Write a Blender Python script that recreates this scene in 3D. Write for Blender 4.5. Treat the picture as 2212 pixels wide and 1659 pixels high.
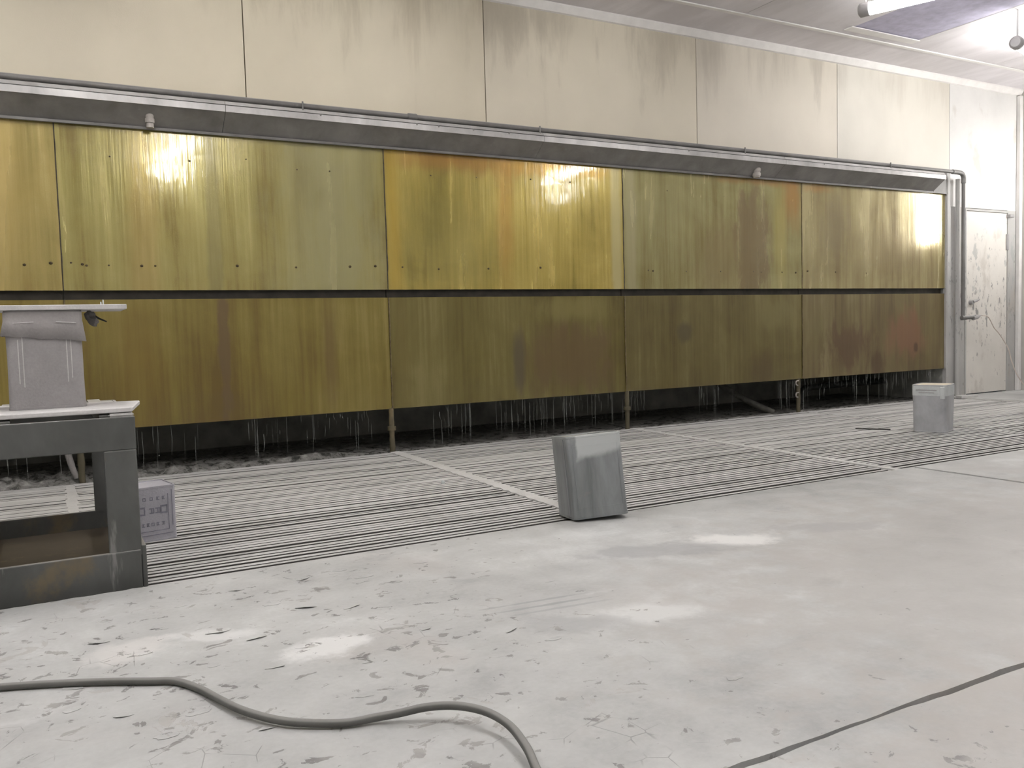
import bpy, bmesh, math, random
from mathutils import Vector, Matrix, noise as mnoise
random.seed(7)
for o in list(bpy.data.objects): bpy.data.objects.remove(o)
scn = bpy.context.scene
C = scn.collection

# ------------------------------------------------------------------ camera
F_PX, YAW, PITCH, ROLL, CAM_H = 1853.76, 0.501863, -0.063126, -0.028377, 0.87
fw = Vector((math.sin(YAW)*math.cos(PITCH), math.cos(YAW)*math.cos(PITCH), math.sin(PITCH)))
rt = Vector((math.cos(YAW), -math.sin(YAW), 0)); up = rt.cross(fw)
r2 = rt*math.cos(ROLL)+up*math.sin(ROLL); u2 = -rt*math.sin(ROLL)+up*math.cos(ROLL)
cd = bpy.data.cameras.new('camera'); cam = bpy.data.objects.new('camera', cd); C.objects.link(cam)
cd.sensor_fit = 'HORIZONTAL'; cd.sensor_width = 36.0; cd.lens = F_PX*36.0/2212.0
cd.clip_start = 0.02; cd.clip_end = 100
mw = Matrix.Identity(4)
for i in range(3):
    mw[i][0] = r2[i]; mw[i][1] = u2[i]; mw[i][2] = -fw[i]
mw[2][3] = CAM_H
cam.matrix_world = mw
scn.camera = cam

# ------------------------------------------------------------------ world, exposure
w = bpy.data.worlds.new('world'); scn.world = w; w.use_nodes = True
w.node_tree.nodes['Background'].inputs[0].default_value = (0.9, 0.92, 1.0, 1)
w.node_tree.nodes['Background'].inputs[1].default_value = 0.02
scn.view_settings.view_transform = 'Standard'; scn.view_settings.look = 'None'
scn.view_settings.gamma = 1.0; scn.view_settings.use_curve_mapping = False
scn.view_settings.exposure = 0.94
LAMP = 34.0          # strength of a ceiling tube

# ------------------------------------------------------------------ node helpers
class T:
    def __init__(s, name, rough=0.6, metal=0.0, spec=0.5):
        s.m = bpy.data.materials.new(name); s.m.use_nodes = True
        s.t = s.m.node_tree; s.N = s.t.nodes; s.b = s.N['Principled BSDF']
        s.b.inputs['Roughness'].default_value = rough; s.b.inputs['Metallic'].default_value = metal
        s.b.inputs['Specular IOR Level'].default_value = spec
    def put(s, sock, v):
        if hasattr(v, 'is_output') or isinstance(v, bpy.types.NodeSocket): s.t.links.new(v, sock)
        elif isinstance(v, (tuple, list)):
            sock.default_value = tuple(v)+(1,) if (len(v) == 3 and sock.type == 'RGBA') else v
        else: sock.default_value = v
    def pos(s): return s.N.new('ShaderNodeNewGeometry').outputs['Position']
    def obj(s): return s.N.new('ShaderNodeTexCoord').outputs['Object']
    def scale(s, v, k, off=(0, 0, 0)):
        n = s.N.new('ShaderNodeMapping'); s.put(n.inputs[0], v); n.inputs[3].default_value = k; n.inputs[1].default_value = off
        return n.outputs[0]
    def noise(s, v, sc=1.0, det=4.0, ro=0.55, dist=0.0):
        n = s.N.new('ShaderNodeTexNoise'); s.put(n.inputs['Vector'], v); n.inputs['Scale'].default_value = sc
        n.inputs['Detail'].default_value = det; n.inputs['Roughness'].default_value = ro; n.inputs['Distortion'].default_value = dist
        return n.outputs[0]
    def vor(s, v, sc, feat='F1'):
        n = s.N.new('ShaderNodeTexVoronoi'); n.feature = feat; s.put(n.inputs['Vector'], v); n.inputs['Scale'].default_value = sc
        return n.outputs['Distance']
    def math(s, op, a, b=0.0, c=None, clamp=False):
        n = s.N.new('ShaderNodeMath'); n.operation = op; n.use_clamp = clamp; s.put(n.inputs[0], a); s.put(n.inputs[1], b)
        if c is not None: s.put(n.inputs[2], c)
        return n.outputs[0]
    def step(s, v, a, b, lo=0.0, hi=1.0):
        n = s.N.new('ShaderNodeMapRange'); n.interpolation_type = 'SMOOTHSTEP'; s.put(n.inputs[0], v)
        n.inputs[1].default_value = a; n.inputs[2].default_value = b; n.inputs[3].default_value = lo; n.inputs[4].default_value = hi
        return n.outputs[0]
    def ramp(s, v, stops):
        n = s.N.new('ShaderNodeValToRGB'); s.put(n.inputs[0], v); e = n.color_ramp.elements
        while len(e) < len(stops): e.new(0.5)
        for i, (p, c) in enumerate(stops): e[i].position = p; e[i].color = tuple(c)+(1,)
        return n.outputs[0]
    def mix(s, f, a, b):
        n = s.N.new('ShaderNodeMix'); n.data_type = 'RGBA'; s.put(n.inputs[0], f); s.put(n.inputs[6], a); s.put(n.inputs[7], b)
        return n.outputs[2]
    def xyz(s, v):
        n = s.N.new('ShaderNodeSeparateXYZ'); s.put(n.inputs[0], v); return n.outputs
    def bump(s, hgt, st=0.3, d=0.01):
        n = s.N.new('ShaderNodeBump'); n.inputs['Strength'].default_value = st; n.inputs['Distance'].default_value = d
        s.put(n.inputs['Height'], hgt); s.put(s.b.inputs['Normal'], n.outputs[0])
    def col(s, v): s.put(s.b.inputs['Base Color'], v)
    def rough(s, v): s.put(s.b.inputs['Roughness'], v)

def plain(name, c, rough=0.6, metal=0.0, var=0.12, sc=12.0, bump=0.0, spec=0.5):
    t = T(name, rough, metal, spec); p = t.pos(); n = t.noise(p, sc, 5)
    t.col(t.ramp(n, [(0.25, [x*(1-var) for x in c]), (0.75, [min(1, x*(1+var)) for x in c])]))
    if bump: t.bump(n, bump, 0.005)
    return t.m

def emit(name, c, s):
    t = T(name); t.b.inputs['Emission Color'].default_value = tuple(c)+(1,); t.b.inputs['Emission Strength'].default_value = s
    t.col((0.9, 0.9, 0.9)); return t.m

# ------------------------------------------------------------------ mesh helpers
def box(bm, x0, x1, y0, y1, z0, z1):
    v = [bm.verts.new(p) for p in ((x0,y0,z0),(x1,y0,z0),(x1,y1,z0),(x0,y1,z0),(x0,y0,z1),(x1,y0,z1),(x1,y1,z1),(x0,y1,z1))]
    for f in ((0,3,2,1),(4,5,6,7),(0,1,5,4),(1,2,6,5),(2,3,7,6),(3,0,4,7)): bm.faces.new([v[i] for i in f])
    return v
def bbox(x0, x1, y0, y1, z0, z1, bev=0.0, seg=2):
    bm = bmesh.new(); box(bm, x0, x1, y0, y1, z0, z1)
    if bev: bmesh.ops.bevel(bm, geom=bm.edges[:], offset=bev, segments=seg, affect='EDGES', profile=0.5)
    return bm
def tube(bm, pts, r, seg=12, cap=True):
    pts = [Vector(p) for p in pts]; rings = []; n0 = None
    for i, p in enumerate(pts):
        d = (pts[min(i+1, len(pts)-1)]-pts[max(i-1, 0)]).normalized()
        if n0 is None:
            a = Vector((0,0,1)) if abs(d.z) < 0.9 else Vector((1,0,0)); n0 = d.cross(a).normalized()
        n0 = (n0-d*n0.dot(d)).normalized(); b = d.cross(n0)
        rr = r[i] if isinstance(r, (list, tuple)) else r
        rings.append([bm.verts.new(p+(n0*math.cos(2*math.pi*k/seg)+b*math.sin(2*math.pi*k/seg))*rr) for k in range(seg)])
    for A, B in zip(rings, rings[1:]):
        for k in range(seg): bm.faces.new((A[k], A[(k+1) % seg], B[(k+1) % seg], B[k])).smooth = True
    if cap:
        bm.faces.new(rings[0][::-1]); bm.faces.new(rings[-1])
    return bm
def spline(pts, n=10):
    P = [Vector(p) for p in pts]; out = []
    for i in range(len(P)-1):
        a, b, c, d = P[max(i-1,0)], P[i], P[i+1], P[min(i+2, len(P)-1)]
        for k in range(n):
            t = k/n; out.append(0.5*((2*b)+(c-a)*t+(2*a-5*b+4*c-d)*t*t+(3*b-a-3*c+d)*t**3))
    out.append(P[-1]); return out
def tb(pts, r, seg=12): return tube(bmesh.new(), pts, r, seg)
def prism_x(prof, x0, x1):      # profile of (y, z), extruded along x
    bm = bmesh.new(); A = [bm.verts.new((x0, y, z)) for y, z in prof]; B = [bm.verts.new((x1, y, z)) for y, z in prof]
    n = len(prof)
    for i in range(n): bm.faces.new((A[i], A[(i+1) % n], B[(i+1) % n], B[i]))
    bm.faces.new(A[::-1]); bm.faces.new(B); bmesh.ops.recalc_face_normals(bm, faces=bm.faces[:]); return bm
def prism_z(poly, z0, z1):
    bm = bmesh.new(); A = [bm.verts.new((x, y, z0)) for x, y in poly]; B = [bm.verts.new((x, y, z1)) for x, y in poly]; n = len(poly)
    for i in range(n): bm.faces.new((A[i], A[(i+1) % n], B[(i+1) % n], B[i]))
    bm.faces.new(A[::-1]); bm.faces.new(B); bmesh.ops.recalc_face_normals(bm, faces=bm.faces[:]); return bm

def mesh(name, bm, mat):
    bm.normal_update()
    for e in bm.edges:
        if len(e.link_faces) != 2 or e.link_faces[0].smooth != e.link_faces[1].smooth: e.smooth = False
    me = bpy.data.meshes.new(name); bm.to_mesh(me); bm.free()
    if mat: me.materials.append(mat)
    return me
def obj(name, bm, mat, parent=None, loc=(0,0,0), rot=(0,0,0), label=None):
    o = bpy.data.objects.new(name, bm if isinstance(bm, bpy.types.Mesh) else mesh(name, bm, mat)); C.objects.link(o)
    o.location = loc; o.rotation_euler = rot
    if parent: o.parent = parent
    if label: o['label'] = label
    return o
def tag(o, label, cat=None, group=None, kind=None):
    o['label'] = label
    if cat: o['category'] = cat
    if group: o['group'] = group
    if kind: o['kind'] = kind
    return o
def empty(name, loc=(0,0,0), rot=(0,0,0)):
    o = bpy.data.objects.new(name, None); C.objects.link(o); o.location = loc; o.rotation_euler = rot; o.empty_display_size = 0.1
    return o
def struct(o, label, cat): return tag(o, label, cat, kind='structure')

# ------------------------------------------------------------------ materials
# spilled powder, scuffs and two broad darker pinkish patches: x, y, half sizes, angle, colour, strength
FLOOR_MARKS = [(3.2, 1.7, 1.7, 1.1, 0.2, (0.42, 0.40, 0.375), 0.5), (1.9, 0.9, 0.7, 0.4, 0.0, (0.43, 0.405, 0.38), 0.45), (2.42, 2.57, 0.20, 0.09, -0.5, (0.80, 0.80, 0.78), 0.85), (1.60, 2.04, 0.16, 0.09, -0.5, (0.74, 0.75, 0.74), 0.6), (0.65, 2.32, 0.12, 0.09, 0.2, (0.78, 0.78, 0.77), 0.8), (0.40, 2.60, 0.14, 0.05, -0.4, (0.76, 0.76, 0.75), 0.6), (0.17, 2.60, 0.13, 0.08, 0.3, (0.70, 0.68, 0.66), 0.6),
    (2.05, 2.62, 0.30, 0.10, -0.4, (0.33, 0.335, 0.345), 0.55), (1.33, 2.10, 0.17, 0.08, -0.5, (0.34, 0.345, 0.35), 0.5), (2.9, 2.5, 0.3, 0.08, -0.5, (0.36, 0.36, 0.37), 0.4),
    (1.36, 2.29, 0.17, 0.010, -0.1, (0.30, 0.305, 0.31), 0.7), (1.37, 2.34, 0.17, 0.009, -0.1, (0.32, 0.325, 0.33), 0.7), (1.40, 2.24, 0.17, 0.010, -0.1, (0.34, 0.345, 0.35), 0.6)]
def concrete():
    t = T('painted_concrete', 0.62); p = t.pos(); X = t.xyz(p)
    big = t.noise(t.scale(p, (0.7, 1.1, 1)), 1.0, 4, 0.55, 0.4); mid = t.noise(p, 4.5, 6, 0.6, 0.3); fine = t.noise(p, 60, 4, 0.6)
    v = t.math('ADD', t.math('MULTIPLY', big, 0.5), t.math('ADD', t.math('MULTIPLY', mid, 0.38), t.math('MULTIPLY', fine, 0.12)))
    c = t.ramp(v, [(0.34, (0.345, 0.35, 0.345)), (0.45, (0.45, 0.455, 0.447)), (0.55, (0.525, 0.53, 0.52)), (0.67, (0.67, 0.68, 0.67))])
    # pinkish worn patches
    pk = t.step(t.noise(t.scale(p, (1.2, 1.2, 1), (3, 7, 0)), 1.3, 3), 0.56, 0.72, 0, 0.35); c = t.mix(pk, c, (0.47, 0.44, 0.42))
    # scuffed grey patches
    sc = t.step(t.noise(t.scale(p, (1.6, 2.2, 1), (11, 2, 0)), 1.6, 6, 0.65), 0.60, 0.70, 0, 0.45); c = t.mix(sc, c, (0.33, 0.335, 0.34))
    # spilled white powder
    wd = t.step(t.noise(t.scale(p, (1.1, 1.4, 1), (1.5, 5.2, 0)), 1.7, 5, 0.6), 0.66, 0.76, 0, 0.6); c = t.mix(wd, c, (0.74, 0.74, 0.73))
    wob = t.math('MULTIPLY', t.math('SUBTRACT', t.noise(p, 7, 6, 0.65), 0.5), 2.4)
    for cx, cy, rx_, ry_, ang, colr, stg in FLOOR_MARKS:
        ca, sa = math.cos(ang), math.sin(ang); ux = t.math('SUBTRACT', X[0], cx); uy = t.math('SUBTRACT', X[1], cy)
        a_ = t.math('DIVIDE', t.math('ADD', t.math('MULTIPLY', ux, ca), t.math('MULTIPLY', uy, sa)), rx_); b_ = t.math('DIVIDE', t.math('SUBTRACT', t.math('MULTIPLY', uy, ca), t.math('MULTIPLY', ux, sa)), ry_)
        d = t.math('ADD', t.math('SQRT', t.math('ADD', t.math('MULTIPLY', a_, a_), t.math('MULTIPLY', b_, b_))), wob); c = t.mix(t.step(d, 1.25, 0.55, 0, stg), c, colr)
    # flaked-off paint chips, dense on the worn left part
    dens = t.math('ADD', t.step(X[0], 0.5, 2.6, 0.10, 0.0), t.math('MULTIPLY', t.math('SUBTRACT', t.noise(p, 1.4, 3), 0.5), 0.16))
    ch = t.noise(t.scale(p, (1, 1.15, 1)), 16, 7, 0.62, 0.6); chv = t.math('ADD', ch, dens)
    chip = t.step(chv, 0.70, 0.715); ring = t.step(chv, 0.69, 0.703)
    c = t.mix(t.math('MULTIPLY', chip, 0.95), c, t.ramp(mid, [(0.4, (0.20, 0.195, 0.19)), (0.6, (0.36, 0.35, 0.335))]))
    ch2 = t.step(t.math('ADD', t.noise(t.scale(p, (1, 1.1, 1), (4, 9, 0)), 5.5, 8, 0.66, 0.7), dens), 0.735, 0.75, 0, 0.5); c = t.mix(ch2, c, (0.40, 0.385, 0.36))
    # hair cracks around chips
    ed = t.vor(t.scale(p, (1, 1, 1)), 9, 'DISTANCE_TO_EDGE'); ck = t.math('MULTIPLY', t.step(ed, 0.012, 0.004), t.step(t.math('ADD', t.noise(p, 3.1, 3), dens), 0.68, 0.74))
    c = t.mix(t.math('MULTIPLY', ck, 0.55), c, (0.22, 0.215, 0.21))
    t.col(c)
    hb = t.math('SUBTRACT', t.math('ADD', t.math('MULTIPLY', mid, 0.35), t.math('MULTIPLY', fine, 0.08)), t.math('ADD', t.math('MULTIPLY', ring, 0.5), t.math('ADD', t.math('MULTIPLY', ch2, 0.4), t.math('MULTIPLY', ck, 0.3))))
    t.bump(hb, 0.45, 0.006); return t.m
M_conc = concrete()

def panel_mat(name, stops, ox, stains=(), metal=0.35, rough=(0.2, 0.42), seed=0.0, coat=1.0):
    """wet run-stained sheet: vertical streaks, own stains, and one painted sheen, at wall positions x, z"""
    t = T(name, 0.3, metal, 0.5); p = t.obj(); X = t.xyz(p); wx = t.math('ADD', X[0], ox); wz = X[2]
    off = (seed, 0, seed*0.7)
    s1 = t.noise(t.scale(p, (5.0, 1, 0.45), off), 1.0, 6, 0.62, 0.5); s2 = t.noise(t.scale(p, (34, 1, 0.8), off), 1.0, 4, 0.55)
    s3 = t.noise(t.scale(p, (1.3, 1, 1.2), off), 1.0, 4, 0.6, 0.8); gr = t.noise(p, 140, 2)
    v = t.math('ADD', t.math('ADD', t.math('MULTIPLY', s1, 0.52), t.math('MULTIPLY', s3, 0.30)), t.math('ADD', t.math('MULTIPLY', s2, 0.22), t.math('MULTIPLY', gr, 0.06)))
    v = t.math('SUBTRACT', v, 0.05)
    c = t.ramp(v, stops)
    warpn = t.noise(t.scale(p, (7, 1, 2.2), off), 1.0, 7, 0.66, 0.5); warp = t.math('MULTIPLY', t.math('SUBTRACT', warpn, 0.5), 1.9)
    for (cx, hx, cz, hz, colr, st, soft, wig) in stains:
        dx = t.math('DIVIDE', t.math('ABSOLUTE', t.math('SUBTRACT', wx, cx)), hx)
        dz = t.math('DIVIDE', t.math('ABSOLUTE', t.math('SUBTRACT', wz, cz)), hz)
        d = t.math('ADD', t.math('POWER', t.math('ADD', t.math('POWER', dx, 2.6), t.math('POWER', dz, 2.6)), 0.385), t.math('MULTIPLY', warp, wig))
        c = t.mix(t.step(d, 1.0+soft*0.5, 1.0-soft, 0, st), c, colr)
    # small dark drips and specks
    sp = t.step(t.noise(t.scale(p, (22, 1, 9), off), 1.0, 5, 0.7), 0.71, 0.78, 0, 0.55); c = t.mix(sp, c, (0.10, 0.08, 0.04))
    t.col(c)
    t.rough(t.step(s1, 0.3, 0.7, rough[0], rough[1]))
    rp = t.math('ADD', t.math('MULTIPLY', t.noise(t.scale(p, (70, 1, 1.5), off), 1.0, 3, 0.5), 0.45), t.math('ADD', t.math('MULTIPLY', s1, 1.0), t.math('MULTIPLY', s2, 0.5)))
    t.bump(rp, 0.22, 0.006)
    t.b.inputs['Coat Weight'].default_value = coat; t.b.inputs['Coat IOR'].default_value = 1.75
    t.put(t.b.inputs['Coat Roughness'], t.step(s2, 0.35, 0.65, 0.04, 0.11))
    nb = t.N.new('ShaderNodeBump'); nb.inputs['Strength'].default_value = 0.5; nb.inputs['Distance'].default_value = 0.0011
    t.put(nb.inputs['Height'], t.math('ADD', t.noise(t.scale(p, (44, 1, 0.9), off), 1.0, 3, 0.55), t.math('MULTIPLY', t.noise(t.scale(p, (4, 1, 4.0), off), 1.0, 2, 0.5), 3.0))); t.put(t.b.inputs['Coat Normal'], nb.outputs[0])
    return t.m

def wall_mat(name, base, stain, seed, amt):
    t = T(name, 0.55); p = t.pos(); X = t.xyz(p)
    n = t.noise(t.scale(p, (1.2, 1, 0.9), (seed, 0, 0)), 1.4, 5); st = t.noise(t.scale(p, (3.2, 1, 0.55), (seed, 0, 0)), 1.3, 6, 0.62, 0.3)
    c = t.ramp(n, [(0.3, [k*0.93 for k in base]), (0.7, [min(1, k*1.04) for k in base])])
    # soot running down from the ceiling joint
    lim = t.math('ADD', st, t.step(X[2], 2.55, 3.45, -0.12, 0.12)); c = t.mix(t.step(lim, 0.50, 0.76, 0, amt), c, stain)
    t.col(c); t.bump(t.noise(p, 160, 3), 0.15, 0.003); return t.m

def dirty_white(name, base, seed, amt=0.8):
    t = T(name, 0.5); p = t.pos(); X = t.xyz(p)
    n = t.noise(t.scale(p, (1, 1, 1), (seed, 0, 0)), 2.0, 5, 0.6)
    c = t.ramp(n, [(0.3, [k*0.86 for k in base]), (0.7, base)])
    # paint flaked off in upright specks, thickest at hand height
    band = t.math('SUBTRACT', 0.10, t.math('MULTIPLY', t.math('ABSOLUTE', t.math('SUBTRACT', X[2], 1.0)), 0.10))
    fl = t.math('ADD', t.noise(t.scale(p, (24, 24, 9), (seed, 0, 0)), 1.0, 5, 0.65), band)
    c = t.mix(t.step(fl, 0.665, 0.71, 0, amt), c, (0.25, 0.245, 0.235))
    pt = t.math('ADD', t.noise(t.scale(p, (7, 7, 4), (seed+9, 0, 0)), 1.0, 5, 0.6), t.math('MULTIPLY', band, 0.8)); c = t.mix(t.step(pt, 0.66, 0.72, 0, 0.6), c, (0.33, 0.345, 0.335))
    br = t.noise(t.scale(p, (5, 5, 2.5), (seed+3, 0, 0)), 1.0, 5, 0.6); c = t.mix(t.step(br, 0.56, 0.70, 0, 0.45), c, (0.42, 0.38, 0.33))
    t.col(c); t.bump(n, 0.1, 0.004); return t.m

def steel(name, base, dust, damt=0.5, rough=0.55, rust=0.3, seed=0.0, metal=0.2):
    t = T(name, rough, metal); p = t.pos()
    n = t.noise(t.scale(p, (2, 2, 1.2), (seed, 0, 0)), 2.6, 6, 0.6, 0.3); f = t.noise(p, 70, 3)
    c = t.ramp(n, [(0.3, [k*0.75 for k in base]), (0.7, [k*1.25 for k in base])])
    rs = t.step(t.noise(t.scale(p, (1, 1, 0.8), (seed+5, 1, 0)), 4.5, 6, 0.65), 0.56, 0.70, 0, rust); c = t.mix(rs, c, (0.24, 0.18, 0.09))
    sk = t.step(t.noise(t.scale(p, (14, 14, 2.2), (seed, 3, 0)), 1.0, 5, 0.6), 0.66, 0.74, 0, 0.35); c = t.mix(sk, c, dust)
    g = t.N.new('ShaderNodeNewGeometry'); nz = t.xyz(g.outputs['Normal'])[2]
    # powder lies on upward faces
    c = t.mix(t.math('MULTIPLY', t.step(nz, 0.45, 0.85), damt), c, t.mix(f, [k*0.85 for k in dust], dust))
    t.col(c); t.bump(t.math('ADD', n, t.math('MULTIPLY', f, 0.3)), 0.12, 0.004); return t.m

def dusty(name, base, seed=0.0, rough=0.85, var=0.18):
    t = T(name, rough, 0, 0.2); p = t.pos(); n = t.noise(t.scale(p, (1, 1, 1), (seed, 0, 0)), 7, 6, 0.65); f = t.noise(p, 130, 3)
    v = t.math('ADD', t.math('MULTIPLY', n, 0.7), t.math('MULTIPLY', f, 0.3))
    t.col(t.ramp(v, [(0.3, [k*(1-var) for k in base]), (0.7, [min(1, k*(1+var*0.6)) for k in base])])); t.bump(f, 0.35, 0.003); return t.m

def slat_mat():
    t = T('powdered_slat', 0.8, 0, 0.25); p = t.pos()
    n = t.noise(t.scale(p, (1.1, 3.0, 1)), 1.5, 5, 0.6); k = t.noise(t.scale(p, (2.5, 20, 1)), 1.0, 5, 0.65); f = t.noise(p, 90, 3)
    v = t.math('ADD', t.math('MULTIPLY', n, 0.5), t.math('ADD', t.math('MULTIPLY', k, 0.38), t.math('MULTIPLY', f, 0.12)))
    c = t.ramp(v, [(0.33, (0.33, 0.33, 0.325)), (0.45, (0.48, 0.476, 0.466)), (0.56, (0.565, 0.56, 0.55)), (0.68, (0.68, 0.68, 0.67))])
    g = t.N.new('ShaderNodeNewGeometry'); nz = t.xyz(g.outputs['Normal'])[2]      # powder only on top, bare metal sides
    t.col(t.mix(t.step(nz, 0.3, 0.7), (0.10, 0.097, 0.09), c)); t.bump(f, 0.3, 0.003); return t.m

M_slat = slat_mat()
M_strip = dusty('powdered_bar', (0.60, 0.595, 0.58), 4)
M_fill = dusty('packed_powder', (0.40, 0.395, 0.385), 9, 0.9, 0.3)
M_pit = plain('black_sludge', (0.10, 0.10, 0.092), 0.5, 0, 0.4, 6, 0.2)
M_cav = plain('pit_slime', (0.36, 0.36, 0.33), 0.5, 0, 0.45, 5, 0.2)
M_dark = plain('dark_wet_metal', (0.030, 0.030, 0.026), 0.35, 0.2, 0.4, 9, 0.1)
M_slotm = plain('slot_recess_metal', (0.055, 0.048, 0.036), 0.5, 0.1, 0.4, 9, 0.1)
M_trough = steel('trough_steel', (0.27, 0.262, 0.255), (0.42, 0.41, 0.40), 0.5, 0.34, 0.10, 2, 0.35)
M_lip = steel('lit_lip_steel', (0.48, 0.47, 0.465), (0.5, 0.49, 0.48), 0.3, 0.28, 0.06, 22, 0.3)  # lit look of lip and top strip put into a paler colour
M_pipe = steel('grey_pipe', (0.17, 0.165, 0.16), (0.45, 0.44, 0.43), 0.7, 0.5, 0.08, 6, 0.2)
M_pvc = dusty('dusty_plastic', (0.42, 0.39, 0.36), 3, 0.6)
M_bench = steel('bench_steel', (0.115, 0.118, 0.112), (0.50, 0.49, 0.47), 0.75, 0.5, 0.55, 8, 0.25)
M_board = dusty('powder_board', (0.66, 0.645, 0.64), 5)
M_can = steel('can_tin', (0.26, 0.275, 0.285), (0.60, 0.61, 0.61), 0.9, 0.42, 0.05, 12, 0.45)
def can1():
    t = T('can_tin_sprayed', 0.40, 0.35); p = t.obj(); X = t.xyz(p)
    n = t.noise(t.scale(p, (9, 9, 1.8)), 1.0, 5, 0.6, 0.3); f = t.noise(p, 70, 4); b = t.noise(p, 11, 4)
    c = t.ramp(n, [(0.32, (0.17, 0.18, 0.185)), (0.5, (0.25, 0.265, 0.27)), (0.68, (0.34, 0.36, 0.37))])
    c = t.mix(t.step(t.noise(t.scale(p, (3, 3, 9), (2, 0, 5)), 1.0, 5, 0.6), 0.60, 0.70, 0, 0.4), c, (0.30, 0.265, 0.255))
    # film of overspray over the top of the front face
    edge = t.math('ADD', t.math('MULTIPLY', X[0], -0.16), t.math('ADD', X[2], t.math('MULTIPLY', t.math('SUBTRACT', b, 0.5), 0.05)))
    left = t.math('ADD', X[0], t.math('MULTIPLY', t.math('SUBTRACT', b, 0.5), 0.05))
    m = t.math('MULTIPLY', t.math('MULTIPLY', t.step(edge, 0.262, 0.300), t.step(left, -0.100, -0.088)), t.step(X[1], -0.10, -0.12))
    c = t.mix(t.math('MULTIPLY', m, 0.9), c, (0.62, 0.65, 0.65))
    c = t.mix(t.step(t.math('ADD', X[2], t.math('MULTIPLY', f, 0.04)), 0.34, 0.40, 0, 0.35), c, (0.55, 0.57, 0.57))
    t.col(c); t.bump(n, 0.1, 0.004); return t.m
M_can1 = can1()
M_can2 = steel('can_tin_far', (0.47, 0.48, 0.50), (0.70, 0.70, 0.69), 0.9, 0.45, 0.0, 31, 0.25)
M_candust = dusty('can_powdered', (0.36, 0.345, 0.345), 17, 0.8)
M_canpaper = dusty('can_white', (0.46, 0.455, 0.50), 23, 0.55)
M_spray = dusty('overspray_white', (0.62, 0.65, 0.65), 2, 0.6)
M_ink = plain('faded_blue_ink', (0.24, 0.24, 0.29), 0.6, 0, 0.3, 40)
M_paper = dusty('masking_paper', (0.42, 0.40, 0.395), 27, 0.8)
M_rag = dusty('grey_rag', (0.20, 0.19, 0.185), 7, 0.9)
M_hose = steel('rubber_hose', (0.13, 0.13, 0.12), (0.30, 0.295, 0.28), 0.8, 0.7, 0.0, 3, 0.0)
M_bolt = plain('rusted_bolt', (0.07, 0.05, 0.02), 0.6, 0.3, 0.4, 60)
M_ceil = wall_mat('ceiling_paint', (0.70, 0.67, 0.69), (0.48, 0.45, 0.46), 4.0, 0.4)
M_trim = plain('white_sealant', (0.74, 0.72, 0.70), 0.6, 0, 0.08, 9, 0.2)
M_filter = plain('lilac_filter_mat', (0.46, 0.44, 0.55), 0.95, 0, 0.16, 14, 0.4)
M_lamp = emit('lamp_tube_glow', (1.0, 0.985, 0.955), LAMP)
M_lampb = emit('lamp_tube_glow_dim', (1.0, 0.985, 0.96), LAMP*0.56)
M_lampc = emit('lamp_tube_glow_old', (1.0, 0.985, 0.96), LAMP*0.3)
M_walllamp = emit('wall_tube_glow', (1.0, 0.98, 0.95), 46.0)
M_cap = plain('lamp_cap_grey', (0.36, 0.35, 0.35), 0.5, 0.2)
M_refl = plain('lamp_reflector', (0.85, 0.85, 0.85), 0.4, 0, 0.02)
M_housing = plain('lamp_housing', (0.60, 0.59, 0.58), 0.4, 0.2)
def water():
    t = T('murky_water', 0.25); p = t.pos(); n = t.noise(p, 14, 7, 0.68, 0.4)
    t.col(t.ramp(n, [(0.35, (0.05, 0.052, 0.047)), (0.50, (0.20, 0.195, 0.18)), (0.68, (0.45, 0.44, 0.42))])); t.rough(t.step(n, 0.4, 0.6, 0.12, 0.8)); t.bump(n, 0.9, 0.03); return t.m
M_water = water()
def drip():
    t = T('falling_water', 0.1); t.col((0.55, 0.56, 0.54)); t.b.inputs['Alpha'].default_value = 0.16; return t.m
M_drip = drip()

# ------------------------------------------------------------------ the setting
YW = 5.94              # plane of the wet panels
GF, GB = 3.25, 5.93    # front and back of the grating
ZC = 3.44
def gz(y): return -0.022+0.018*(y-GF)/(GB-GF)

floor = struct(obj('floor', bbox(-4.5, 10.0, -3.6, GF-0.01, -0.10, -0.030), M_pit), 'dark bed showing in the joints of the concrete floor', 'floor')
def jag(a, b, step=0.05, amp=0.006, axis=0, seed=0):
    n = max(2, int(abs(b-a)/step)); rnd = random.Random(seed)
    return [(a+(b-a)*i/n, (mnoise.noise(Vector((i*0.31, seed*3.7, 0)))*1.2+rnd.uniform(-.5, .5))*amp) for i in range(n+1)]
def slab(poly, nm='concrete_slab'):
    return obj(nm, prism_z(poly, -0.032, 0.0), M_conc, floor)
e1 = jag(-4.5, 10.0, 0.045, 0.005, seed=1); e2 = jag(10.0, -4.5, 0.045, 0.005, seed=2)
ef = jag(4.44, -4.5, 0.03, 0.010, seed=3); ef2 = jag(10.0, 4.46, 0.03, 0.010, seed=5)
slab([(-4.5, -3.6), (10.0, -3.6)]+[(x, 1.222+d) for x, d in e2])
jl = jag(1.24, GF, 0.04, 0.004, seed=6); jr = jag(GF, 1.24, 0.04, 0.004, seed=8)
slab([(x, 1.240+d) for x, d in e1 if x < 4.40]+[(4.434+d, y) for y, d in jl]+[(x, GF+d) for x, d in ef])
slab([(x, 1.240+d) for x, d in e1 if x > 4.50]+[(x, GF+d) for x, d in ef2 if x > 4.5]+[(4.468+d, y) for y, d in jr])
slab([(8.74, GF+0.012), (10.0, GF+0.012), (10.0, YW+0.02), (8.74, YW+0.02)])

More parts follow.
